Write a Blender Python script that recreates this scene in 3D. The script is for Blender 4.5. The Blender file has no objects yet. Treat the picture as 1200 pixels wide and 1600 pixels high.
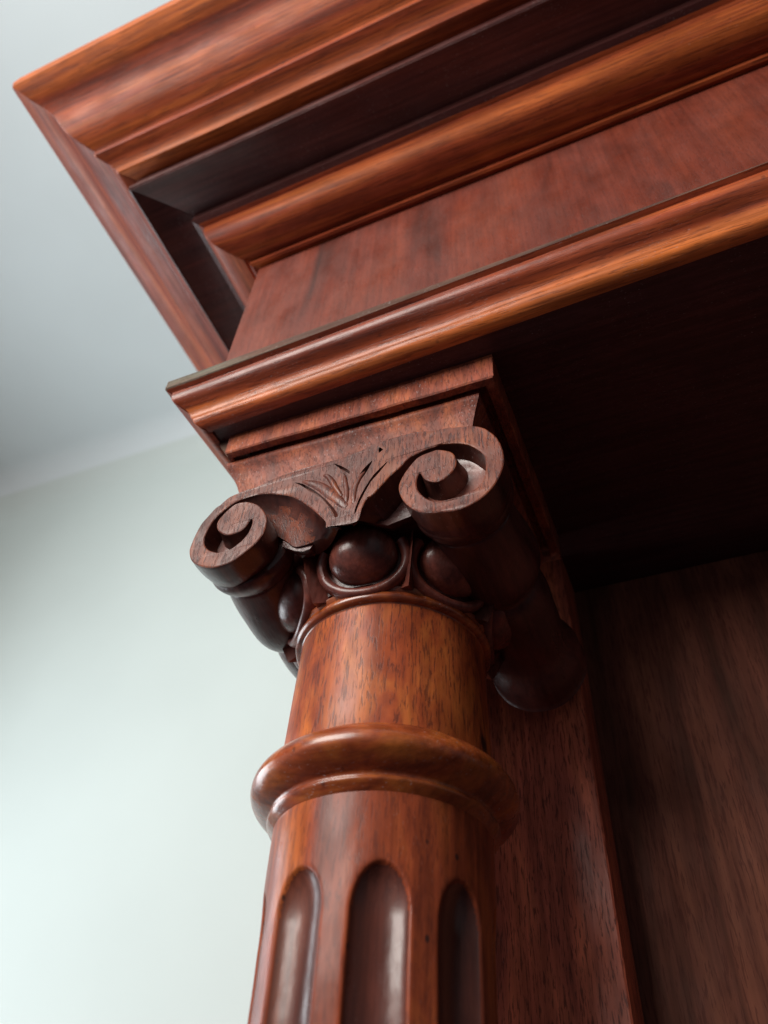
import bpy, math, random
import numpy as np
from mathutils import Vector, Matrix, noise
from mathutils.geometry import tessellate_polygon
S = bpy.context.scene
COL = S.collection

# ---------------------------------------------------------------- camera
cd = bpy.data.cameras.new('camera'); cam = bpy.data.objects.new('camera', cd); COL.objects.link(cam)
RT = Vector((0.92381, 0.37937, 0.05151)); DN = Vector((-0.24594, 0.69116, -0.67956)); FW = Vector((-0.29341, 0.61512, 0.73181))
cam.matrix_world = Matrix(((RT.x, -DN.x, -FW.x, 0.11510), (RT.y, -DN.y, -FW.y, -0.26138), (RT.z, -DN.z, -FW.z, -0.15284), (0, 0, 0, 1)))
cd.sensor_fit = 'VERTICAL'; cd.sensor_height = 36; cd.lens = 1250 / 1600 * 36
cd.clip_start = 0.01; cd.clip_end = 50
cd.dof.use_dof = True; cd.dof.focus_distance = 0.335; cd.dof.aperture_fstop = 9.5
S.camera = cam

# ---------------------------------------------------------------- world and lamps
W = bpy.data.worlds.new('World'); S.world = W; W.use_nodes = True
nt = W.node_tree; bg = nt.nodes['Background']
tc = nt.nodes.new('ShaderNodeTexCoord'); sep = nt.nodes.new('ShaderNodeSeparateXYZ'); cr = nt.nodes.new('ShaderNodeValToRGB')
mp = nt.nodes.new('ShaderNodeMath'); mp.operation = 'MULTIPLY_ADD'; mp.inputs[1].default_value = .5; mp.inputs[2].default_value = .5
nt.links.new(tc.outputs['Generated'], sep.inputs[0]); nt.links.new(sep.outputs['Z'], mp.inputs[0]); nt.links.new(mp.outputs[0], cr.inputs[0])
cr.color_ramp.elements[0].position = .22; cr.color_ramp.elements[0].color = (.045, .030, .038, 1)
cr.color_ramp.elements[1].position = .56; cr.color_ramp.elements[1].color = (.30, .31, .33, 1)
wr = nt.nodes.new('ShaderNodeMapRange'); wr.inputs['From Min'].default_value = -.7; wr.inputs['From Max'].default_value = .8; wr.inputs['To Min'].default_value = 1.2; wr.inputs['To Max'].default_value = .38
nt.links.new(sep.outputs['X'], wr.inputs['Value']); vm = nt.nodes.new('ShaderNodeVectorMath'); vm.operation = 'SCALE'
nt.links.new(cr.outputs[0], vm.inputs[0]); nt.links.new(wr.outputs[0], vm.inputs['Scale']); nt.links.new(vm.outputs[0], bg.inputs['Color']); bg.inputs['Strength'].default_value = 1.0

def area(name, loc, target, size, energy, color, sy=None):
    l = bpy.data.lights.new(name, 'AREA'); l.energy = energy; l.color = color; l.size = size
    if sy: l.shape = 'RECTANGLE'; l.size_y = sy
    o = bpy.data.objects.new(name, l); COL.objects.link(o); o.location = loc
    o.rotation_euler = (Vector(target) - Vector(loc)).to_track_quat('-Z', 'Y').to_euler()
    return o
area('window_light', (-.50, -1.15, .68), (0, 0, .2), .8, 28, (1.0, .955, .89), .8)
area('side_window_light', (-1.32, .06, .12), (.1, -.10, .22), .5, 9.5, (.88, .95, 1.0), .8)
S.view_settings.view_transform = 'Standard'; S.view_settings.look = 'None'
S.view_settings.exposure = 0; S.view_settings.gamma = 1

# ---------------------------------------------------------------- materials
def mat(name):
    m = bpy.data.materials.new(name); m.use_nodes = True
    return m, m.node_tree, m.node_tree.nodes['Principled BSDF']
def wood(name, axis='Z', dark=(.050, .010, .006), mid=(.185, .038, .013), light=(.36, .105, .022), pores=.7, fig=26, stretch=.10,
         rough=.36, coat=.35, bump=.25, dust=.0, bias=0.0, spec=.3, gain=1.45, stain=None, pstretch=.15, wave=.16, fib=.8, seed=0.0, pore_scale=900, spots=0.0):
    m, t, p = mat(name); N = t.nodes; L = t.links
    co = N.new('ShaderNodeTexCoord')
    def mapped(sc_, st_, off=0.0):
        mp = N.new('ShaderNodeMapping'); s = [sc_] * 3
        s['XYZ'.index(axis)] = sc_ * st_
        mp.inputs['Scale'].default_value = s; mp.inputs['Location'].default_value = (seed + off, seed * 1.7 + off, seed * .6)
        L.new(co.outputs['Object'], mp.inputs['Vector']); return mp
    def noi(mp_, detail=3, dist=0.0, rgh=.5):
        n = N.new('ShaderNodeTexNoise'); n.inputs['Scale'].default_value = 1; n.inputs['Detail'].default_value = detail
        n.inputs['Distortion'].default_value = dist; n.inputs['Roughness'].default_value = rgh
        L.new(mp_.outputs[0], n.inputs['Vector']); return n.outputs['Fac']
    def ramp(fac, stops):
        r = N.new('ShaderNodeValToRGB'); e = r.color_ramp.elements
        e[0].position, e[0].color = stops[0][0], (*stops[0][1], 1); e[1].position, e[1].color = stops[-1][0], (*stops[-1][1], 1)
        for q, c in stops[1:-1]:
            x = e.new(q); x.color = (*c, 1)
        L.new(fac, r.inputs[0]); return r.outputs[0]
    def mix(a, b, fac, kind='MIX'):
        x = N.new('ShaderNodeMix'); x.data_type = 'RGBA'; x.blend_type = kind
        for s_, v in ((x.inputs[0], fac), (x.inputs[6], a), (x.inputs[7], b)):
            if hasattr(v, 'links'): L.new(v, s_)
            elif isinstance(v, tuple): s_.default_value = (*v, 1)
            else: s_.default_value = v
        return x.outputs[2]
    g = lambda v: (v, v, v)
    dark, mid, light = [tuple(c * gain for c in q) for q in (dark, mid, light)]
    figure = noi(mapped(fig, stretch), 5, .8, .55)
    base = ramp(figure, [(.28 + bias, dark), (.48 + bias, mid), (.72 + bias, light)])
    fibre = noi(mapped(420, .03, 3.1), 3, .2)
    base = mix(base, ramp(fibre, [(.32, g(.60)), (.66, g(1.18))]), fib, 'MULTIPLY')
    blot = noi(mapped(60, .6, 7.7), 3, .4)
    base = mix(base, ramp(blot, [(.35, g(.72)), (.6, g(1.08))]), .6, 'MULTIPLY')
    pn = noi(mapped(pore_scale, pstretch, 9.0), 3, .5, .6)
    pm = ramp(pn, [(.535, g(0)), (.60, g(1))])
    pf = N.new('ShaderNodeMath'); pf.operation = 'MULTIPLY'; pf.inputs[1].default_value = pores; L.new(pm, pf.inputs[0])
    base = mix(base, (.060, .015, .012), pf.outputs[0])
    if spots:
        v = N.new('ShaderNodeTexVoronoi'); v.inputs['Scale'].default_value = 95; v.inputs['Randomness'].default_value = 1
        wn = N.new('ShaderNodeMapping'); wn.inputs['Scale'].default_value = (1, 1, .7); L.new(co.outputs['Object'], wn.inputs['Vector']); L.new(wn.outputs[0], v.inputs['Vector'])
        sm = ramp(v.outputs['Distance'], [(.055, g(spots)), (.10, g(0))])
        base = mix(base, (.02, .012, .012), sm)
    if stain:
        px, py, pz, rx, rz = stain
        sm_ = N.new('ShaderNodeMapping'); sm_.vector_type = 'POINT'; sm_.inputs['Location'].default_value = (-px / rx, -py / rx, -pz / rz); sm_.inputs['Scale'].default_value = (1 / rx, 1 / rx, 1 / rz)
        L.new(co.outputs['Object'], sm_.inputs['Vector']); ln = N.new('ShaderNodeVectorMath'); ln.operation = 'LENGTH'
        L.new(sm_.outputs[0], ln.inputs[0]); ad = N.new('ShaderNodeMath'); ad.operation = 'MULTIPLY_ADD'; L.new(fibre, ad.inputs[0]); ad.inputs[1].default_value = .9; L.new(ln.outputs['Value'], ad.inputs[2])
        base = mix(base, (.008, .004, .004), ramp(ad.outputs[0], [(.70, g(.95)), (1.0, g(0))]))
    if dust:
        dn = noi(mapped(1500, .4, 4.0), 2); da = noi(mapped(40, 1, 2.0), 3)
        dm = ramp(dn, [(.64, g(0)), (.72, g(1))]); dm2 = ramp(da, [(.40, g(0)), (.62, g(dust))])
        base = mix(base, (.50, .46, .46), mix(dm, dm2, 1.0, 'MULTIPLY'))
    L.new(base, p.inputs['Base Color'])
    rr = ramp(noi(mapped(70, .5, 5.0), 4), [(.3, g(rough - .08)), (.7, g(rough + .14))]); L.new(rr, p.inputs['Roughness'])
    p.inputs['Coat Weight'].default_value = coat * .6; p.inputs['Coat Roughness'].default_value = .2; p.inputs['Specular IOR Level'].default_value = spec
    b = N.new('ShaderNodeBump'); b.inputs['Strength'].default_value = bump; b.inputs['Distance'].default_value = .0003
    bsum = mix(ramp(pn, [(.52, g(1)), (.66, g(0))]), fibre, .35); L.new(bsum, b.inputs['Height'])
    b2 = N.new('ShaderNodeBump'); b2.inputs['Strength'].default_value = wave; b2.inputs['Distance'].default_value = .0014
    L.new(noi(mapped(110, .7, 6.0), 2), b2.inputs['Height']); L.new(b.outputs[0], b2.inputs['Normal'])
    L.new(b2.outputs[0], p.inputs['Normal']); L.new(b2.outputs[0], p.inputs['Coat Normal'])
    return m
M_corn = wood('mahogany_cornice', 'X', fig=42, stretch=.05, pores=.45, rough=.44, dark=(.060,.011,.008), mid=(.165,.030,.012), light=(.34,.088,.020), coat=.02, dust=.08, bias=-.02, spec=.07, gain=1.75, spots=.3, pore_scale=900, pstretch=.05)
M_ret = wood('mahogany_return', 'Y', fig=38, stretch=.06, pores=.25, rough=.45, dark=(.060,.012,.009), mid=(.150,.030,.016), light=(.26,.070,.026), coat=.1, spec=.2, dust=.08, gain=2.2)
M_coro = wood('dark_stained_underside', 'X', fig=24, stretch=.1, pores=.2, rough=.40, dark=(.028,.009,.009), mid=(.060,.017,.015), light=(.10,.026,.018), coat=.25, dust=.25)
M_arch = wood('mahogany_moulding', 'X', fig=60, stretch=.05, pores=.4, rough=.36, dark=(.095,.018,.010), mid=(.24,.047,.017), light=(.46,.125,.026), dust=.25, spots=.35, pstretch=.08, gain=1.75)
M_frz = wood('mahogany_veneer', 'Z', fig=20, stretch=.30, pores=.22, rough=.42, dark=(.040,.013,.010), mid=(.142,.028,.016), light=(.190,.040,.020), dust=.10, pore_scale=1100, gain=1.15, coat=.12, fib=.45)
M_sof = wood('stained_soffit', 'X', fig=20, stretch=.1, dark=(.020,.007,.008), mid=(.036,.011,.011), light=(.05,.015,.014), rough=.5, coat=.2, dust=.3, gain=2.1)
M_aba = wood('end_grain_abacus', 'Z', fig=70, stretch=.4, pores=.55, rough=.55, coat=.1, spec=.22, dark=(.075,.020,.013), mid=(.155,.037,.020), light=(.26,.070,.026), dust=.6, pore_scale=1250, bump=.35, gain=1.85, pstretch=.14)
M_scr = wood('carved_scroll', 'Z', fig=60, stretch=.35, pores=.9, rough=.40, dark=(.070,.018,.012), mid=(.145,.034,.018), light=(.27,.070,.024), dust=.25, pore_scale=1250, bump=.45, coat=.2, gain=1.2, pstretch=.13)
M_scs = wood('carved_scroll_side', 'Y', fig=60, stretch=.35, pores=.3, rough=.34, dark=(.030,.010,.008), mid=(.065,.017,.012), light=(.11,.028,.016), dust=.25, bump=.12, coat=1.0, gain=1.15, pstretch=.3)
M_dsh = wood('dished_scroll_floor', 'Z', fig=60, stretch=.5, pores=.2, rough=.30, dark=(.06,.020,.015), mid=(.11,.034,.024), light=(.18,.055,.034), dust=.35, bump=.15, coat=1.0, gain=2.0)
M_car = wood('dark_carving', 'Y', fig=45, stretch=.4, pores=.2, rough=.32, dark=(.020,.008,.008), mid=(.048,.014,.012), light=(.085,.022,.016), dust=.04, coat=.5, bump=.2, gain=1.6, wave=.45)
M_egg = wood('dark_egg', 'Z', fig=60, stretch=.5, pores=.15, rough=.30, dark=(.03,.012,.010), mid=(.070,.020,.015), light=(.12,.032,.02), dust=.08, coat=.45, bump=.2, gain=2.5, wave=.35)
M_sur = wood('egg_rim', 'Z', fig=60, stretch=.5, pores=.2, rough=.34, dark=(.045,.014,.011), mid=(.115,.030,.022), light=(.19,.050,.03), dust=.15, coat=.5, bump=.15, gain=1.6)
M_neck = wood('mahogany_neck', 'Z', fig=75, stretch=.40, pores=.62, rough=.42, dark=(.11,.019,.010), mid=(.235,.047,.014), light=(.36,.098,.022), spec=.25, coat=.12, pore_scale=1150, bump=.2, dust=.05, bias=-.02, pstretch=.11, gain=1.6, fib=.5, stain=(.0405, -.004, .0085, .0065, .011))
M_ring = wood('mahogany_ring', 'X', fig=80, stretch=.6, pores=.12, rough=.24, dark=(.075,.013,.008), mid=(.21,.042,.012), light=(.33,.090,.018), coat=1.0, bump=.09, dust=.35, gain=1.45, wave=.22, spots=.5)
M_shaft = wood('mahogany_shaft', 'Z', fig=48, stretch=.3, pores=.4, rough=.33, dark=(.075,.015,.009), mid=(.185,.037,.014), light=(.30,.080,.020), coat=.15, spec=.2, bump=.10, spots=.85, dust=.08, pore_scale=1250, gain=1.65)
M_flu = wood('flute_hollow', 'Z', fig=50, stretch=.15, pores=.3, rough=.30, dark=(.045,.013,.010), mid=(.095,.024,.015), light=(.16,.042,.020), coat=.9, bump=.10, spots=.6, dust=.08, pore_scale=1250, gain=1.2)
M_brd = wood('mahogany_board', 'Z', fig=50, stretch=.12, pores=.7, rough=.46, dark=(.07,.016,.012), mid=(.16,.038,.022), light=(.25,.066,.032), pore_scale=1200, bump=.2, dust=.1, coat=.1, spec=.2, gain=3.0, pstretch=.10)
M_pan = wood('brown_panel', 'Z', fig=60, stretch=.06, pores=.5, rough=.62, dark=(.055,.022,.014), mid=(.120,.039,.025), light=(.175,.060,.036), coat=.0, bump=.15, pore_scale=1100, spec=.12, fib=.5, gain=1.35, pstretch=.08)
M_raw = wood('dusty_fillet', 'X', fig=45, stretch=.15, pores=.4, rough=.7, dark=(.06,.022,.014), mid=(.12,.060,.040), light=(.15,.14,.10), coat=0, dust=.5, gain=1.1)

def plaster(name, col, sc=3.0):
    m, t, p = mat(name); N = t.nodes; L = t.links
    co = N.new('ShaderNodeTexCoord'); n = N.new('ShaderNodeTexNoise'); n.inputs['Scale'].default_value = sc; n.inputs['Detail'].default_value = 3
    L.new(co.outputs['Object'], n.inputs['Vector']); r = N.new('ShaderNodeValToRGB')
    r.color_ramp.elements[0].position = .35; r.color_ramp.elements[0].color = (*[c * .955 for c in col], 1)
    r.color_ramp.elements[1].position = .65; r.color_ramp.elements[1].color = (*col, 1)
    L.new(n.outputs['Fac'], r.inputs[0]); L.new(r.outputs[0], p.inputs['Base Color']); p.inputs['Roughness'].default_value = .8
    b = N.new('ShaderNodeBump'); b.inputs['Strength'].default_value = .15; n2 = N.new('ShaderNodeTexNoise'); n2.inputs['Scale'].default_value = 90
    L.new(co.outputs['Object'], n2.inputs['Vector']); L.new(n2.outputs['Fac'], b.inputs['Height']); L.new(b.outputs[0], p.inputs['Normal'])
    return m
M_wall = plaster('painted_wall', (.61, .69, .675)); M_ceil = plaster('painted_ceiling', (.70, .775, .805))

# ---------------------------------------------------------------- mesh helpers
def obj(name, V, F, m, parent=None, sharp=35, smooth=True):
    me = bpy.data.meshes.new(name); me.from_pydata([tuple(map(float, v)) for v in V], [], F); me.validate(); me.update()
    if smooth:
        for p in me.polygons: p.use_smooth = True
        me.set_sharp_from_angle(angle=math.radians(sharp))
    for mm in (m if isinstance(m, (list, tuple)) else [m]): me.materials.append(mm)
    o = bpy.data.objects.new(name, me); COL.objects.link(o)
    if parent: o.parent = parent
    return o
def fix(o):
    import bmesh
    bm = bmesh.new(); bm.from_mesh(o.data); bmesh.ops.recalc_face_normals(bm, faces=bm.faces); bm.to_mesh(o.data); bm.free(); return o
def box(name, x0, x1, y0, y1, z0, z1, m, parent=None, bev=.0006):
    V = [(x, y, z) for x in (x0, x1) for y in (y0, y1) for z in (z0, z1)]
    F = [(0, 1, 3, 2), (4, 6, 7, 5), (0, 4, 5, 1), (2, 3, 7, 6), (0, 2, 6, 4), (1, 5, 7, 3)]
    o = fix(obj(name, V, F, m, parent))
    if bev:
        b = o.modifiers.new('bevel', 'BEVEL'); b.width = bev; b.segments = 2
    return o
def wob(v, a=.00025, s=55):
    n = noise.noise_vector(Vector(v) * s); return (v[0] + n.x * a, v[1] + n.y * a, v[2] + n.z * a)
def lathe(name, prof, m, parent, n=160, cx=0, cy=0, a=.0002):
    V = []; F = []
    for r, z in prof:
        for i in range(n):
            t = 2 * math.pi * i / n; V.append(wob((cx + r * math.cos(t), cy + r * math.sin(t), z), a))
    for j in range(len(prof) - 1):
        for i in range(n):
            k = (i + 1) % n; F.append((j * n + i, j * n + k, (j + 1) * n + k, (j + 1) * n + i))
    F.append(tuple(range(n))); F.append(tuple((len(prof) - 1) * n + i for i in range(n)))
    return fix(obj(name, V, F, m, parent, 50))
def catmull(P, n=4, closed=True):
    P = [np.array(p, float) for p in P]; out = []; N = len(P)
    rng = range(N) if closed else range(N - 1)
    for i in rng:
        g = (lambda k: P[k % N]) if closed else (lambda k: P[min(max(k, 0), N - 1)])
        a, b, c, d = g(i - 1), g(i), g(i + 1), g(i + 2)
        for k in range(n):
            t = k / n; out.append(.5 * ((2 * b) + (-a + c) * t + (2 * a - 5 * b + 4 * c - d) * t * t + (-a + 3 * b - 3 * c + d) * t ** 3))
    if not closed: out.append(P[-1])
    return out

DATA = {"pts": [[-0.04056, 0.11615], [-0.04509, 0.11615], [-0.05291, 0.11533], [-0.05605, 0.11389], [-0.05897, 0.11094], [-0.06132, 0.10953], [-0.06422, 0.10489], [-0.06641, 0.10123], [-0.06777, 0.09621], [-0.0685, 0.09059], [-0.0685, 0.08533], [-0.06719, 0.08083], [-0.0655, 0.07776], [-0.06316, 0.07527], [-0.06, 0.07281], [-0.05575, 0.07076], [-0.05182, 0.0698], [-0.04781, 0.07], [-0.04395, 0.07097], [-0.04036, 0.07301], [-0.03755, 0.07504], [-0.0348, 0.07734], [-0.03259, 0.08062], [-0.03135, 0.08478], [-0.03128, 0.08942], [-0.03209, 0.0934], [-0.0344, 0.09803], [-0.03754, 0.10248], [-0.04165, 0.10592], [-0.04499, 0.10755], [-0.04943, 0.10797], [-0.0526, 0.10634], [-0.05547, 0.10342], [-0.05736, 0.10024], [-0.05758, 0.09704], [-0.05615, 0.09331], [-0.05327, 0.09021], [-0.05031, 0.08842], [-0.04688, 0.08803], [-0.04361, 0.08849], [-0.04149, 0.09035], [-0.04054, 0.09296], [-0.0397, 0.09431], [-0.0388, 0.09259], [-0.03869, 0.08887], [-0.03956, 0.085], [-0.04143, 0.08206], [-0.04392, 0.08012], [-0.04685, 0.07855], [-0.05043, 0.07795], [-0.05405, 0.07912], [-0.05819, 0.08224], [-0.06079, 0.08591], [-0.062, 0.08945], [-0.06206, 0.09265], [-0.0613, 0.0967], [-0.06009, 0.10067], [-0.05854, 0.10344], [-0.05559, 0.10599], [-0.05215, 0.10834], [-0.04892, 0.10957], [-0.0447, 0.11048], [-0.04032, 0.11028], [-0.03582, 0.10925], [-0.03052, 0.10732], [-0.02321, 0.10349], [-0.01865, 0.09957], [-0.0141, 0.09483], [-0.00954, 0.08938], [-0.00467, 0.08299], [-0.00236, 0.07903], [-0.00199, 0.07586], [-0.00018, 0.0759], [0.00611, 0.07481], [0.01121, 0.0746], [0.01287, 0.07684], [0.01362, 0.08143], [0.01537, 0.08691], [0.01761, 0.08819], [0.02119, 0.0926], [0.02505, 0.0977], [0.02906, 0.10132], [0.03307, 0.10578], [0.03718, 0.10733], [0.04075, 0.10834], [0.04407, 0.10852], [0.04664, 0.10911], [0.05073, 0.1077], [0.05523, 0.10571], [0.05913, 0.10287], [0.06244, 0.09842], [0.06467, 0.09411], [0.06506, 0.08994], [0.06472, 0.0837], [0.0636, 0.07932], [0.06116, 0.0762], [0.05789, 0.07479], [0.05413, 0.07353], [0.05041, 0.07326], [0.04664, 0.07405], [0.04282, 0.07578], [0.0394, 0.07981], [0.03737, 0.08402], [0.03662, 0.08856], [0.03695, 0.09205], [0.03792, 0.09404], [0.03878, 0.09203], [0.04, 0.08938], [0.04223, 0.0872], [0.04518, 0.08577], [0.0481, 0.08615], [0.05055, 0.08804], [0.05251, 0.0908], [0.05344, 0.09407], [0.05289, 0.09839], [0.05116, 0.10175], [0.04816, 0.10434], [0.04511, 0.10603], [0.04254, 0.10604], [0.03742, 0.10495], [0.0344, 0.102], [0.03192, 0.0985], [0.03001, 0.09482], [0.02894, 0.09016], [0.02934, 0.08573], [0.03105, 0.08018], [0.03366, 0.07583], [0.03666, 0.07237], [0.04004, 0.06985], [0.04384, 0.06826], [0.04758, 0.0673], [0.05126, 0.06663], [0.05493, 0.0667], [0.05861, 0.06759], [0.06228, 0.06916], [0.06558, 0.07184], [0.06847, 0.07536], [0.07106, 0.08113], [0.07237, 0.08762], [0.0723, 0.09416], [0.07122, 0.1002], [0.06908, 0.10575], [0.06587, 0.11075], [0.06198, 0.11411], [0.05797, 0.11596], [0.05287, 0.11751], [0.0477, 0.11909], [0.04242, 0.11984], [0.03708, 0.12183], [0.02671, 0.12288], [0.0177, 0.12281], [0.00875, 0.1204], [0.0027, 0.11941], [-0.00349, 0.11934], [-0.01619, 0.12015], [-0.02897, 0.11954], [-0.03523, 0.11804]], "fl": [0, 0, 0, 0, 0, 0, 0, 0, 0, 0, 0, 0, 0, 0, 0, 0, 0, 0, 0, 0, 0, 0, 0, 0, 0, 0, 0, 0, 0, 0, 1, 1, 1, 1, 1, 1, 1, 1, 1, 1, 1, 1, 1, 1, 1, 1, 1, 1, 1, 1, 1, 1, 1, 1, 1, 1, 1, 1, 1, 1, 1, 2, 2, 2, 2, 2, 2, 2, 2, 4, 3, 3, 3, 3, 3, 3, 3, 4, 4, 4, 4, 4, 4, 4, 4, 1, 1, 1, 1, 1, 1, 1, 1, 1, 1, 1, 1, 1, 1, 1, 1, 1, 1, 1, 1, 1, 1, 1, 1, 1, 1, 1, 1, 1, 1, 1, 1, 1, 0, 0, 0, 0, 0, 0, 0, 0, 0, 0, 0, 0, 0, 0, 0, 0, 0, 0, 0, 0, 0, 0, 0, 0, 0, 0, 0, 0, 0, 0, 0, 0, 0, 0, 0, 0, 0, 0, 0], "holes": [[[-0.00244, 0.11628], [0.00124, 0.1134], [0.00562, 0.10821], [0.00546, 0.10518], [0.00518, 0.10109], [0.00436, 0.10293], [0.00335, 0.10602], [0.00118, 0.1112]], [[0.0102, 0.09911], [0.01055, 0.10275], [0.01155, 0.1058], [0.01351, 0.10849], [0.01605, 0.11097], [0.01496, 0.10711], [0.01312, 0.10286], [0.01124, 0.09945], [0.01064, 0.09707]], [[0.01853, 0.11915], [0.01959, 0.11804], [0.02061, 0.11646], [0.01983, 0.11567], [0.01889, 0.11511], [0.01855, 0.11711]], [[-0.02126, 0.11127], [-0.01749, 0.10908], [-0.01356, 0.10537], [-0.00834, 0.09955], [-0.00246, 0.09142], [0.00144, 0.08498], [0.003, 0.08107], [0.00163, 0.08073], [-0.00068, 0.08505], [-0.0059, 0.09307], [-0.01254, 0.10191], [-0.01728, 0.10759]], [[0.01018, 0.08077], [0.01085, 0.08506], [0.01225, 0.09023], [0.0156, 0.0981], [0.01848, 0.1026], [0.02351, 0.10761], [0.01937, 0.1011], [0.01622, 0.09674], [0.01356, 0.09009], [0.01191, 0.08466], [0.01077, 0.07986]]], "leaf": [[[0.00613, 0.08538], [-0.00063, 0.09439], [-0.00893, 0.10433], [-0.01775, 0.11091]], [[0.00328, 0.09291], [-0.00082, 0.10117], [-0.00433, 0.10793], [-0.00747, 0.11076]], [[0.00592, 0.08759], [0.00541, 0.09576], [0.00294, 0.10735]], [[0.00917, 0.08638], [0.00929, 0.09723], [0.01291, 0.10563]]], "cor": [[0.14674, 0.47322], [0.14495, 0.4642], [0.13663, 0.45805], [0.12532, 0.45642], [0.11965, 0.44972], [0.11374, 0.43527], [0.10991, 0.42854], [0.09655, 0.42273], [0.09433, 0.42132], [0.09155, 0.4145], [0.08665, 0.41378], [0.07958, 0.41035], [0.0782, 0.40525], [0.07711, 0.40456], [0.07034, 0.39147], [0.06821, 0.38555]], "ov": [[0.03649, 0.37908], [0.02995, 0.37416], [0.02612, 0.36379], [0.0214, 0.3598], [0.0113, 0.3557], [0.00674, 0.3574], [0.00466, 0.35125], [-3e-05, 0.35209], [-0.00101, 0.34666]], "ar": [[0.01745, 0.19953], [0.01686, 0.19225], [0.01392, 0.19067], [0.01198, 0.1865], [0.00867, 0.18411], [0.0058, 0.18137], [0.00404, 0.17944], [0.00268, 0.17554], [0.00123, 0.17395], [0.00036, 0.173]], "corner": [-0.08222, -0.07388]}
CX, CY = DATA['corner']

# ---------------------------------------------------------------- the setting
def quad(name, V, m, kind=True):
    o = obj(name, V, [(0, 1, 2, 3)], m, smooth=False)
    o['kind'] = 'structure'; return o
WY, CZ = .629, 1.351
RC = .10
wv = [(WY, -2.2), (WY, CZ - RC - .0005)] + [(WY - RC + RC * math.cos(math.radians(a)), CZ - RC + RC * math.sin(math.radians(a))) for a in range(0, 46, 5)]
V = [(x, y, z) for y, z in wv for x in (-4, 3)]
o = obj('wall', V, [(2 * i, 2 * i + 1, 2 * i + 3, 2 * i + 2) for i in range(len(wv) - 1)], M_wall, sharp=60); o['kind'] = 'structure'
cv = [(WY - RC + RC * math.cos(math.radians(a)), CZ - RC + RC * math.sin(math.radians(a))) for a in range(45, 91, 5)] + [(-3, CZ)]
V = [(x, y, z) for y, z in cv for x in (-4, 3)]
o = obj('ceiling', V, [(2 * i, 2 * i + 1, 2 * i + 3, 2 * i + 2) for i in range(len(cv) - 1)], M_ceil, sharp=60); o['kind'] = 'structure'

# ---------------------------------------------------------------- the cabinet
cab = bpy.data.objects.new('cabinet', None); COL.objects.link(cab); cab.location = (0, 0, 0)
cab['label'] = 'polished mahogany cabinet with moulded cornice and fluted column under a carved scroll capital'
cab['category'] = 'cabinet'

SL = -.015
XR = .95
def sweep(name, prof, m, slope=SL, seg=60, a=.00015, mats=None, toe=0.0):
    """profile (t outwards, z) swept along the left return and the front, mitred at the corner"""
    V = []; F = []; n = len(prof); cols = []
    YB = WY - .012
    k = 14
    for i in range(k): cols.append(('L', YB + (CY - YB) * i / k))
    cols += [('A', 0), ('C', 0), ('B', 0)]
    for i in range(1, seg + 1): cols.append(('F', (i / seg) ** 1.5))
    d = math.hypot(1, slope)
    for kind, q in cols:
        for t, z in prof:
            if kind == 'L': v = (CX - t + toe * (q - CY), q, z)
            elif kind == 'A': v = (CX - t, CY - t + .0007, z)
            elif kind == 'B': v = (CX - t + .0007, CY - t, z)
            elif kind == 'C': v = (CX - t + .0007, CY - t + .0007, z + .0003)
            else:
                x = CX + q * (XR - CX); v = (x, CY - t + slope * (x - CX), z)
                if q < .02: v = (v[0], v[1], v[2])
            V.append(wob(v, a, 14))
    for j in range(len(cols) - 1):
        for i in range(n - 1): F.append((j * n + i, j * n + i + 1, (j + 1) * n + i + 1, (j + 1) * n + i))
    o = fix(obj(name, V, F, [m] + (mats or []), cab, 32))
    o.data.update()
    if mats:
        for p in o.data.polygons:
            if p.center.x < CX and abs(p.normal.x) > 0 and p.center.y > CY - (CX - p.center.x): p.material_index = 1
    return o
def dense(prof, n=4): return [tuple(q) for q in catmull(prof, n, False)]
cor = [tuple(x) for x in DATA['cor']]; ov = [tuple(x) for x in DATA['ov']]; ar = [tuple(x) for x in DATA['ar']]
zc = .388
# crown moulding: fillet, wide cyma, bead, drip step; then the flat corona underside; then the bed moulding
crown = [(.03, .486), (.1475, .486), (.1475, .4735), (.1462, .4665)]
crown += dense([(.1462, .4665), (.138, .4605), (.129, .4555), (.1205, .4480), (.1150, .4385), (.1085, .4300), (.1010, .4245), (.0950, .4215)], 4)
crown += [(.0935, .4200), (.0932, .4165)]
crown += dense([(.0925, .4150), (.0895, .4135), (.0850, .4115), (.0810, .4080), (.0790, .4045)], 3)
crown += [(.0778, .4040), (.0690, .4046)]
o = sweep('cornice', crown, M_corn, mats=[M_ret])
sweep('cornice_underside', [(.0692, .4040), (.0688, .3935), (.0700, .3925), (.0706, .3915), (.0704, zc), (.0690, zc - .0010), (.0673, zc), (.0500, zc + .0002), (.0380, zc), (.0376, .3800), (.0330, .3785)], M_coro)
bed = [(.0340, .3786), (.0312, .3775)]
bed += dense([(.0312, .3770), (.0300, .3700), (.0272, .3640), (.0225, .3598), (.0150, .3572), (.0080, .3560)], 4)
bed += [(.0075, .3575), (.0050, .3572), (.0048, .3525), (.0030, .3518), (.0005, .3530), (-.002, .3530)]
sweep('bed_moulding', bed, M_corn, mats=[M_ret])
sweep('frieze', [(0, .354), (0, .195)], M_frz, mats=[M_ret], a=.0002)
arch_top = [(-.002, .2005), (.0165, .2005), (.0172, .1995), (.0172, .1935), (.0165, .1928)]
arch = [(.0166, .1929), (.0142, .1917), (.0140, .1908)] + dense([(.0141, .1905), (.0139, .1884), (.0130, .1864), (.0112, .1846), (.0090, .1832), (.0070, .1818), (.0056, .1800), (.0046, .1780)], 4) + dense([(.0041, .1774), (.0032, .1756), (.0018, .1742), (.0002, .1733)], 3) + [(-.002, .1730), (-.004, .1730)]
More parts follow.
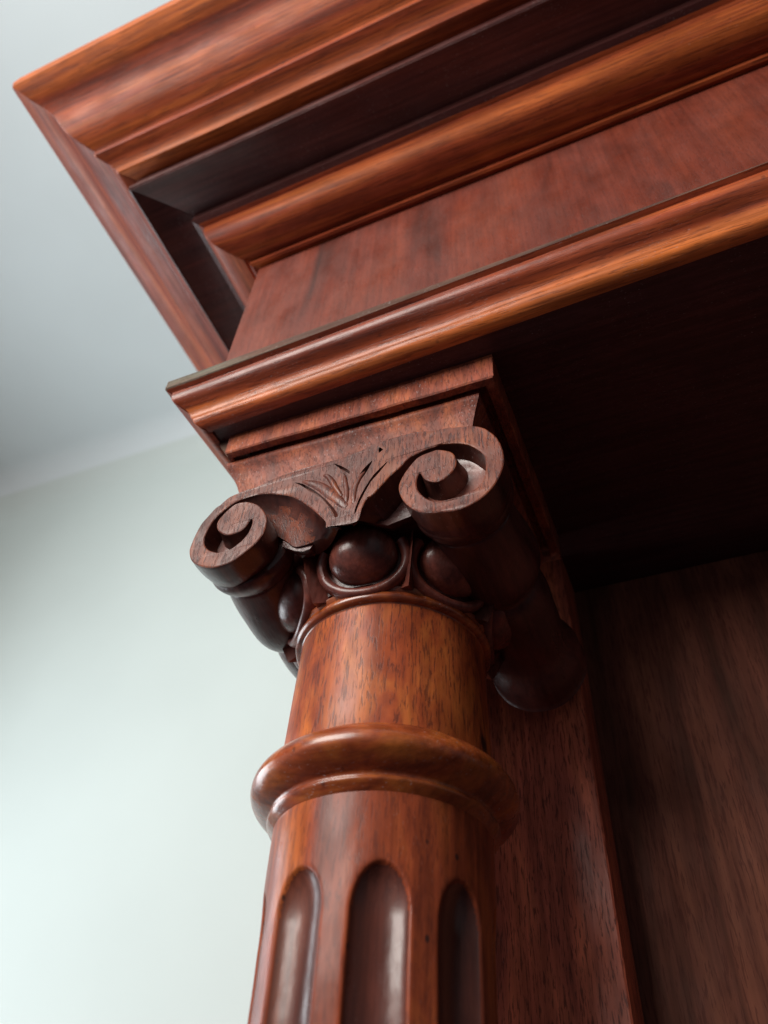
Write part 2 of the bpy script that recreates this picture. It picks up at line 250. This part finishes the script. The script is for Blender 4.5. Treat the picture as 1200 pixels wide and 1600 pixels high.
sweep('moulding_fillet', arch_top, M_raw, slope=-.018, toe=.07)
sweep('architrave_moulding', arch, M_arch, slope=-.030, mats=[M_ret], toe=.07)
# underside of the architrave and the recess roof
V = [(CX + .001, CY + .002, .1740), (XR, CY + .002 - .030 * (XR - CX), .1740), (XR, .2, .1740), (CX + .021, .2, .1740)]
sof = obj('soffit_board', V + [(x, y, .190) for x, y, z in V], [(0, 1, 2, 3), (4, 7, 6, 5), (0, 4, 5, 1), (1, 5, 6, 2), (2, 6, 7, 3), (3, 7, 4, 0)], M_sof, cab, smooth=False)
box('top_board', CX - .03, XR, CY - .03, WY - .01, .4862, .500, M_corn, cab)
box('side_panel', CX + .040, CX + .055, .1, WY - .01, -1.2, .1735, M_brd, cab)
box('back_panel', .02, XR, .1124, .124, -1.2, .1735, M_pan, cab)
box('pilaster_board', CX + .016, .0678, .080, .1122, -1.2, .1735, M_brd, cab, .0009)

# ---------------------------------------------------------------- column
NF, FO, FW_ = 9, math.radians(24.0), math.radians(13.4)
def shaft_r(z):
    t = (-.0228 - z); return .0400 - .010 * t + .02 * t * t * 0
V = []; F = []; n = 720
zs_ = [-.0228 - .00055 * i for i in range(190)]; zs_ += [-.128 - .006 * i for i in range(30)]
for z in zs_:
    R0 = shaft_r(z)
    for i in range(n):
        th = 2 * math.pi * i / n                     # azimuth from the front, towards +x
        d = (th - FO + math.pi / NF) % (2 * math.pi / NF) - math.pi / NF
        k = int(((th - FO + math.pi / NF) % (2 * math.pi)) // (2 * math.pi / NF))
        zt = -.0605 - .0012 * math.sin(k * 2.3)
        w = FW_ * R0; s = abs(d) * R0 / w
        if z > zt: s = math.hypot(s, (z - zt) / (w * 1.6))
        dep = 0
        if s < 1.12:
            q = max(0, 1 - s * s) ** .62 if s < 1 else 0
            e = math.exp(-((s - 1) / .06) ** 2) * .03
            dep = .0052 * q + .0052 * e
        r = R0 - dep
        V.append(wob((r * math.sin(th), -r * math.cos(th), z), .00018, 60))
for j in range(len(zs_) - 1):
    for i in range(n):
        k = (i + 1) % n; F.append((j * n + i, j * n + k, (j + 1) * n + k, (j + 1) * n + i))
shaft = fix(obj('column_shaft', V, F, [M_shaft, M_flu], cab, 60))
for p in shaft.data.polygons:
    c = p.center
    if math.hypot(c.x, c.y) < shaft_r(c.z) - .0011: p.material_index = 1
neck = lathe('neck', [(.030, .060), (.0399, .060), (.0399, .0560), (.0400, .05), (.0403, .035), (.0407, .015), (.0411, .0025), (.0405, .0004), (.0405, -.003)], M_neck, shaft)
ring = [(.038, .0010)] + [(.0425, .0010), (.0432, .0004), (.0434, -.0006), (.0428, -.0012)]
ring += [tuple(q) for q in catmull([(.0428, -.0012), (.0455, -.0016), (.0482, -.0034), (.0500, -.0064), (.0504, -.0090), (.0497, -.0112), (.0480, -.0132), (.0458, -.0150), (.0434, -.0164), (.0424, -.0170)], 4, False)]
ring += [(.0419, -.0176), (.0419, -.0184), (.0426, -.0189), (.0428, -.0195), (.0424, -.0203), (.0415, -.0213), (.0407, -.0222), (.0401, -.0229), (.0398, -.0232), (.037, -.0232)]
lathe('collar_ring', ring, M_ring, shaft)
lathe('astragal_bead', [(.036, .0572), (.0398, .0572), (.0402, .0580), (.0414, .0582), (.0424, .0590), (.0428, .0602), (.0426, .0614), (.0418, .0624), (.0424, .0632), (.0428, .0645), (.0420, .0656), (.038, .067)], M_ring, shaft)

# ---------------------------------------------------------------- capital
# core: the block behind the scrolls; every carved piece hangs on it
V = []; F = []
core = [(.036, .066), (.0425, .0660), (.0440, .072), (.0465, .080), (.0490, .087), (.0500, .095), (.0500, .10), (.03, .10)]
n = 120
for r, z in core:
    for i in range(n):
        t = 2 * math.pi * i / n; V.append((r * math.cos(t), r * math.sin(t), z))
for j in range(len(core) - 1):
    for i in range(n):
        k = (i + 1) % n; F.append((j * n + i, j * n + k, (j + 1) * n + k, (j + 1) * n + i))
b = len(V)
def addbox(x0, x1, y0, y1, z0, z1):
    b = len(V)
    V.extend([(x, y, z) for x in (x0, x1) for y in (y0, y1) for z in (z0, z1)])
    F.extend([tuple(b + q for q in f) for f in [(0, 1, 3, 2), (4, 6, 7, 5), (0, 4, 5, 1), (2, 3, 7, 6), (0, 2, 6, 4), (1, 5, 7, 3)]])
addbox(-.047, .048, -.0500, .060, .0865, .1200)
low = [(-.0290, .0850), (-.0220, .0800), (-.0180, .0785), (-.0150, .0790), (-.0105, .0860), (-.0070, .0905), (.0014, .0900), (.0105, .0860), (.0200, .0810), (.0300, .0830)]
b = len(V); k = len(low)
for y, e in ((-.0575, 0), (-.0555, .0003), (-.0500, .0035), (-.0440, .009)): V.extend([(x, y, z + e) for x, z in low])
V.extend([(low[0][0], -.0575, .12), (low[-1][0], -.0575, .12)])
for r in range(3):
    for i in range(k - 1): F.append((b + r * k + i, b + r * k + i + 1, b + (r + 1) * k + i + 1, b + (r + 1) * k + i))
F.append(tuple(b + i for i in range(k)) + (b + 4 * k + 1, b + 4 * k))
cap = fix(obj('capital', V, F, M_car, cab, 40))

TI = -.035     # the capital sits a touch out of level
def tz(x, z): return z + TI * x
# abacus: fillet, sunk step, bead and cavetto, four mitred sides
aprof = [(.0700, .0632, .1745, .0712), (.0700, .0632, .1583, .0712), (.0694, .0626, .1575, .0708), (.0652, .0590, .1577, .0690), (.0648, .0586, .1615, .0688), (.0612, .0560, .1618, .0688), (.0609, .0566, .1574, .0712),
         (.0613, .0574, .1562, .0724), (.0613, .0574, .1545, .0726), (.0607, .0568, .1532, .0722),
         (.0598, .0558, .1520, .0714), (.0580, .0540, .1480, .0694), (.0563, .0522, .1430, .0672), (.0553, .0508, .1380, .0655), (.0548, .0500, .130, .0640), (.0545, .0498, .110, .0635)]
V = []; F = []
def side_pts(hx, hy, z, lx):
    out = []; m = 24
    cs = [(-lx, -hy), (hx, -hy), (hx, hy), (-lx, hy)]
    for q in range(4):
        a, b_ = cs[q], cs[(q + 1) % 4]
        for i in range(m): out.append((a[0] + (b_[0] - a[0]) * i / m, a[1] + (b_[1] - a[1]) * i / m))
    return [wob((x, y, tz(x, z) if z < .17 else .1738), .00035, 70) for x, y in out]
for hx, hy, z, lx in aprof: V += side_pts(hx, hy, z, lx)
m_ = 96
for j in range(len(aprof) - 1):
    for i in range(m_):
        k = (i + 1) % m_; F.append((j * m_ + i, j * m_ + k, (j + 1) * m_ + k, (j + 1) * m_ + i))
F.append(tuple(range(m_))); F.append(tuple((len(aprof) - 1) * m_ + i for i in range(m_)))
fix(obj('abacus', V, F, M_aba, cap, 25))
# chipped packing piece showing between abacus and architrave at the left
V = [wob(v, .0006, 120) for v in [(-.0795, -.061, .1738), (-.060, -.061, .1738), (-.060, .05, .1738), (-.0795, .05, .1738), (-.0770, -.061, .1700), (-.0715, -.0600, .1610), (-.060, -.060, .1610), (-.060, .05, .1610), (-.0715, .05, .1610), (-.0770, .05, .1700)]]
F = [(0, 1, 6, 5, 4), (3, 9, 8, 7, 2), (0, 4, 9, 3), (4, 5, 8, 9), (5, 6, 7, 8), (1, 2, 7, 6), (0, 3, 2, 1)]
box_ = fix(obj('packing_strip', V, F, M_raw, cab, 30)); 

# scroll face
P2 = catmull(DATA['pts'], 4); fl0 = DATA['fl']; nfl = []
for i in range(len(fl0)):
    for k in range(4): nfl.append(fl0[i] if k < 2 or fl0[(i + 1) % len(fl0)] == fl0[i] else fl0[(i + 1) % len(fl0)])
# drop near-duplicate points
Q = []; FL = []
for p, f in zip(P2, nfl):
    if not Q or np.hypot(*(p - Q[-1])) > .00018: Q.append(p); FL.append(f)
Q = np.array(Q); NQ = len(Q)
def normals(Q):
    d = np.roll(Q, -1, 0) - np.roll(Q, 1, 0); d /= np.linalg.norm(d, axis=1)[:, None] + 1e-9
    nn = np.stack([d[:, 1], -d[:, 0]], 1)
    area_ = .5 * np.sum(Q[:, 0] * np.roll(Q[:, 1], -1) - np.roll(Q[:, 0], -1) * Q[:, 1])
    nn *= 1 if area_ > 0 else -1          # outwards from the wood
    for _ in range(2): nn = nn * .5 + .25 * (np.roll(nn, 1, 0) + np.roll(nn, -1, 0))
    return nn / (np.linalg.norm(nn, axis=1)[:, None] + 1e-9)
NN = normals(Q)
FLs = np.array(FL, float); 
W0 = (np.array(FL) == 0) * 1.; W1 = (np.array(FL) == 1) * 1.; W2 = (np.array(FL) == 2) * 1.; W3 = (np.array(FL) == 3) * 1.; W4 = (np.array(FL) == 4) * 1.
for A in (W0, W1, W2, W3, W4):
    for _ in range(5): A[:] = A * .5 + .25 * (np.roll(A, 1) + np.roll(A, -1))
YF = -.069
W3S = W3.copy()
for _ in range(4): W3S[:] = W3S * .5 + .25 * (np.roll(W3S, 1) + np.roll(W3S, -1))
W3S = np.minimum(1, W3S * 1.15)
rings = [(0.0, -.00055, -.00055, -.00055, -.0006, -.0005), (.00025, -.0001, -.0001, -.0001, -.0002, -.0001), (.0007, 0, 0, 0, -.0003, 0), (.002, 0, .0001, .0008, -.0010, .0002), (.0045, .0001, .0005, .0026, -.002, .0008), (.007, 0, .0011, .0058, -.003, .0016),
         (.0092, -.0001, .0018, .0098, -.004, .0026), (.0108, -.0003, .0024, .0150, -.0045, .0036), (.015, -.0012, .0030, .0150, -.005, .0036), (.018, -.003, .003, .0150, -.005, .0036)]
V = []; F = []
for d, a0, a1, a2, a3, a4 in rings:
    off = W0 * a0 + W1 * a1 + W2 * a2 + W3 * a3 + W4 * a4
    R_ = Q + NN * off[:, None]
    V += [wob((x, YF + d * (1 - .72 * w3), z), .00030, 90) for (x, z), w3 in zip(R_, W3S)]
for j in range(len(rings) - 1):
    for i in range(NQ):
        k = (i + 1) % NQ; F.append((j * NQ + i, j * NQ + k, (j + 1) * NQ + k, (j + 1) * NQ + i))
holes = [catmull(h, 3) for h in DATA['holes']]
loops = [[Vector((Q[i][0], Q[i][1], 0)) for i in range(NQ)]]; idx = list(range(NQ))
for h in holes:
    b = len(V); m = len(h); c = sum(h) / m
    loops.append([Vector((p[0], p[1], 0)) for p in h])
    V += [(p[0], YF, p[1]) for p in h]; idx += list(range(b, b + m))
    b2 = len(V); V += [(c[0] + (p[0] - c[0]) * .75, YF + .0022, c[1] + (p[1] - c[1]) * .85) for p in h]
    for i in range(m):
        k = (i + 1) % m; F.append((b + i, b + k, b2 + k, b2 + i))
    F.append(tuple(b2 + i for i in range(m)))
for tri in tessellate_polygon(loops): F.append(tuple(idx[q] for q in tri))
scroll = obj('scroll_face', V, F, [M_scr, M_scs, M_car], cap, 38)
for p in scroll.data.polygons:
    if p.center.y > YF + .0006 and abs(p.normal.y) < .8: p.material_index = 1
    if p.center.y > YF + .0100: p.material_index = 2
import bmesh
bm = bmesh.new(); bm.from_mesh(scroll.data); bmesh.ops.recalc_face_normals(bm, faces=bm.faces); bm.to_mesh(scroll.data); bm.free()

# leaves between the two scrolls: low tapering ribs
def rib(name, pts, w, h, m, parent):
    C_ = catmull(pts, 6, False); V = []; F = []; k = 9; N_ = len(C_)
    for i, c in enumerate(C_):
        t = i / (N_ - 1); d = (C_[min(i + 1, N_ - 1)] - C_[max(i - 1, 0)]); d /= np.linalg.norm(d) + 1e-9; nn = np.array([-d[1], d[0]])
        ww = w * (math.sin(math.pi * min(1, .12 + t * .88)) ** .6 + .05)
        for j in range(k):
            a = math.pi * j / (k - 1); q = c + nn * ww * math.cos(a); V.append(wob((q[0], YF - h * math.sin(a) * min(1, 4 * t + .3, 4 * (1 - t) + .1) + .0003, q[1]), .0002, 150))
    for i in range(N_ - 1):
        for j in range(k - 1): F.append((i * k + j, i * k + j + 1, (i + 1) * k + j + 1, (i + 1) * k + j))
    return fix(obj(name, V, F, m, parent, 60))
for i, (pts, w, h) in enumerate(zip(DATA['leaf'], (.0024, .0014, .0013, .0014), (.0014, .0016, .0010, .0010))):
    rib('leaf', pts, w, h, M_scr, cap)

# bolsters running back from each volute
def bolster(cx, cz, sx, m=72):
    prof = [(-.0600, .001), (-.0600, .0110), (-.0615, .0150), (-.0645, .0182), (-.0640, .0195), (-.0560, .0208), (-.0545, .0213), (-.0515, .0219), (-.0475, .0205), (-.0450, .0188), (-.0442, .0184), (-.0430, .0188), (-.034, .0200), (-.024, .0217), (-.015, .0224), (-.008, .0212), (-.003, .0185), (.0, .0168),
            (.003, .0180), (.008, .0192), (.018, .0196), (.030, .0192), (.042, .0186), (.048, .0196), (.053, .0218), (.057, .0232), (.060, .0236), (.0665, .0234), (.069, .0225), (.0695, .0)]
    P_ = catmull(prof, 3, False); V = []; F = []
    for y, r in P_:
        for i in range(m):
            t = 2 * math.pi * i / m
            if cx < 0 and y < -.0555 and math.cos(t) > -.2: r_ = min(r, .0140 if math.cos(t) > .2 else .0165)
            else: r_ = r
            rr = max(r_, 0) * (1 + .010 * math.sin(3 * t + y * 90))
            V.append(wob(wob((cx + sx * rr * math.cos(t) * .97, y, cz + rr * math.sin(t) * 1.05), .0005, 60), .0012 if y > -.045 else .0003, 38))
    for j in range(len(P_) - 1):
        for i in range(m):
            k = (i + 1) % m; F.append((j * m + i, j * m + k, (j + 1) * m + k, (j + 1) * m + i))
    F.append(tuple(range(m)))
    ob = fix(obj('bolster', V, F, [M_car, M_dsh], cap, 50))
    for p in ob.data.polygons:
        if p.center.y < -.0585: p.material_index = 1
    return ob
bolster(-.0478, .0925, 1); bolster(.0502, .0915, 1)

# egg and dart band
TAU = math.radians(24)
def frame(az, r, z):
    e = Vector((math.sin(az), -math.cos(az), 0)); t = Vector((math.cos(az), math.sin(az), 0))
    nrm = e * math.cos(TAU) - Vector((0, 0, 1)) * math.sin(TAU); u = e * math.sin(TAU) + Vector((0, 0, 1)) * math.cos(TAU)
    return e * r + Vector((0, 0, z)), t, u, nrm
def egg(az):
    c, t, u, nv = frame(az, .0462, .0795); V = []; F = []; a, b_ = 40, 24
    for j in range(b_ + 1):
        ph = math.pi * j / b_
        for i in range(a):
            th = 2 * math.pi * i / a; k = 1 - .10 * math.sin(ph) * math.sin(th)
            p = c + t * (.0148 * k * math.sin(ph) * math.cos(th)) + u * (.0136 * math.sin(ph) * math.sin(th)) + nv * (.0092 * math.cos(ph) + .0005)
            V.append(wob(p, .0005, 70))
    for j in range(b_):
        for i in range(a):
            k = (i + 1) % a; F.append((j * a + i, j * a + k, (j + 1) * a + k, (j + 1) * a + i))
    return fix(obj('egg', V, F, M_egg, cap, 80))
def surround(az):
    c, t, u, nv = frame(az, .0458, .0776); V = []; F = []; k = 10; N_ = 44
    for i in range(N_ + 1):
        q = i / N_; a = math.radians(-205 + 230 * q)
        ce = c + t * (.0186 * math.cos(a)) + u * (.0154 * math.sin(a))
        ra = (t * math.cos(a) * .0154 + u * math.sin(a) * .0186).normalized()
        # follow the round of the band
        dx = ce.dot(t); ce -= Vector((math.sin(az), -math.cos(az), 0)) * (dx * dx / .115)
        for j in range(k):
            b_ = 2 * math.pi * j / k
            V.append(wob(ce + ra * (.0027 * math.cos(b_)) + nv * (.0042 * math.sin(b_) + .0008), .0002, 130))
    for i in range(N_):
        for j in range(k):
            l = (j + 1) % k; F.append((i * k + j, i * k + l, (i + 1) * k + l, (i + 1) * k + j))
    F.append(tuple(range(k))); F.append(tuple(N_ * k + j for j in range(k)))
    return fix(obj('egg_surround', V, F, M_sur, cap, 50))
def dart(az):
    c, t, u, nv = frame(az, .0440, .0765); V = []
    for s, w, h in ((.012, .0012, .002), (.004, .0018, .0035), (-.004, .0032, .0035), (-.0125, .0062, .0030)):
        p = c + u * s
        V += [p - t * w - nv * .003, p + nv * (h + .0062), p + t * w - nv * .003]
    F = []
    for i in range(3):
        b = i * 3
        F += [(b, b + 1, b + 4, b + 3), (b + 1, b + 2, b + 5, b + 4)]
    F += [(0, 1, 2), (9, 10, 11)]
    return fix(obj('dart', V, F, M_egg, cap, 20))
azs = [math.radians(a) for a in (5.5, -50.5, 53.0, 104.0, 155.5, -154.0, -102.5)]
for a in azs: egg(a); surround(a)
for a in (29.5, -22.5, 78.5, 130, -179, -128, -77): dart(math.radians(a))
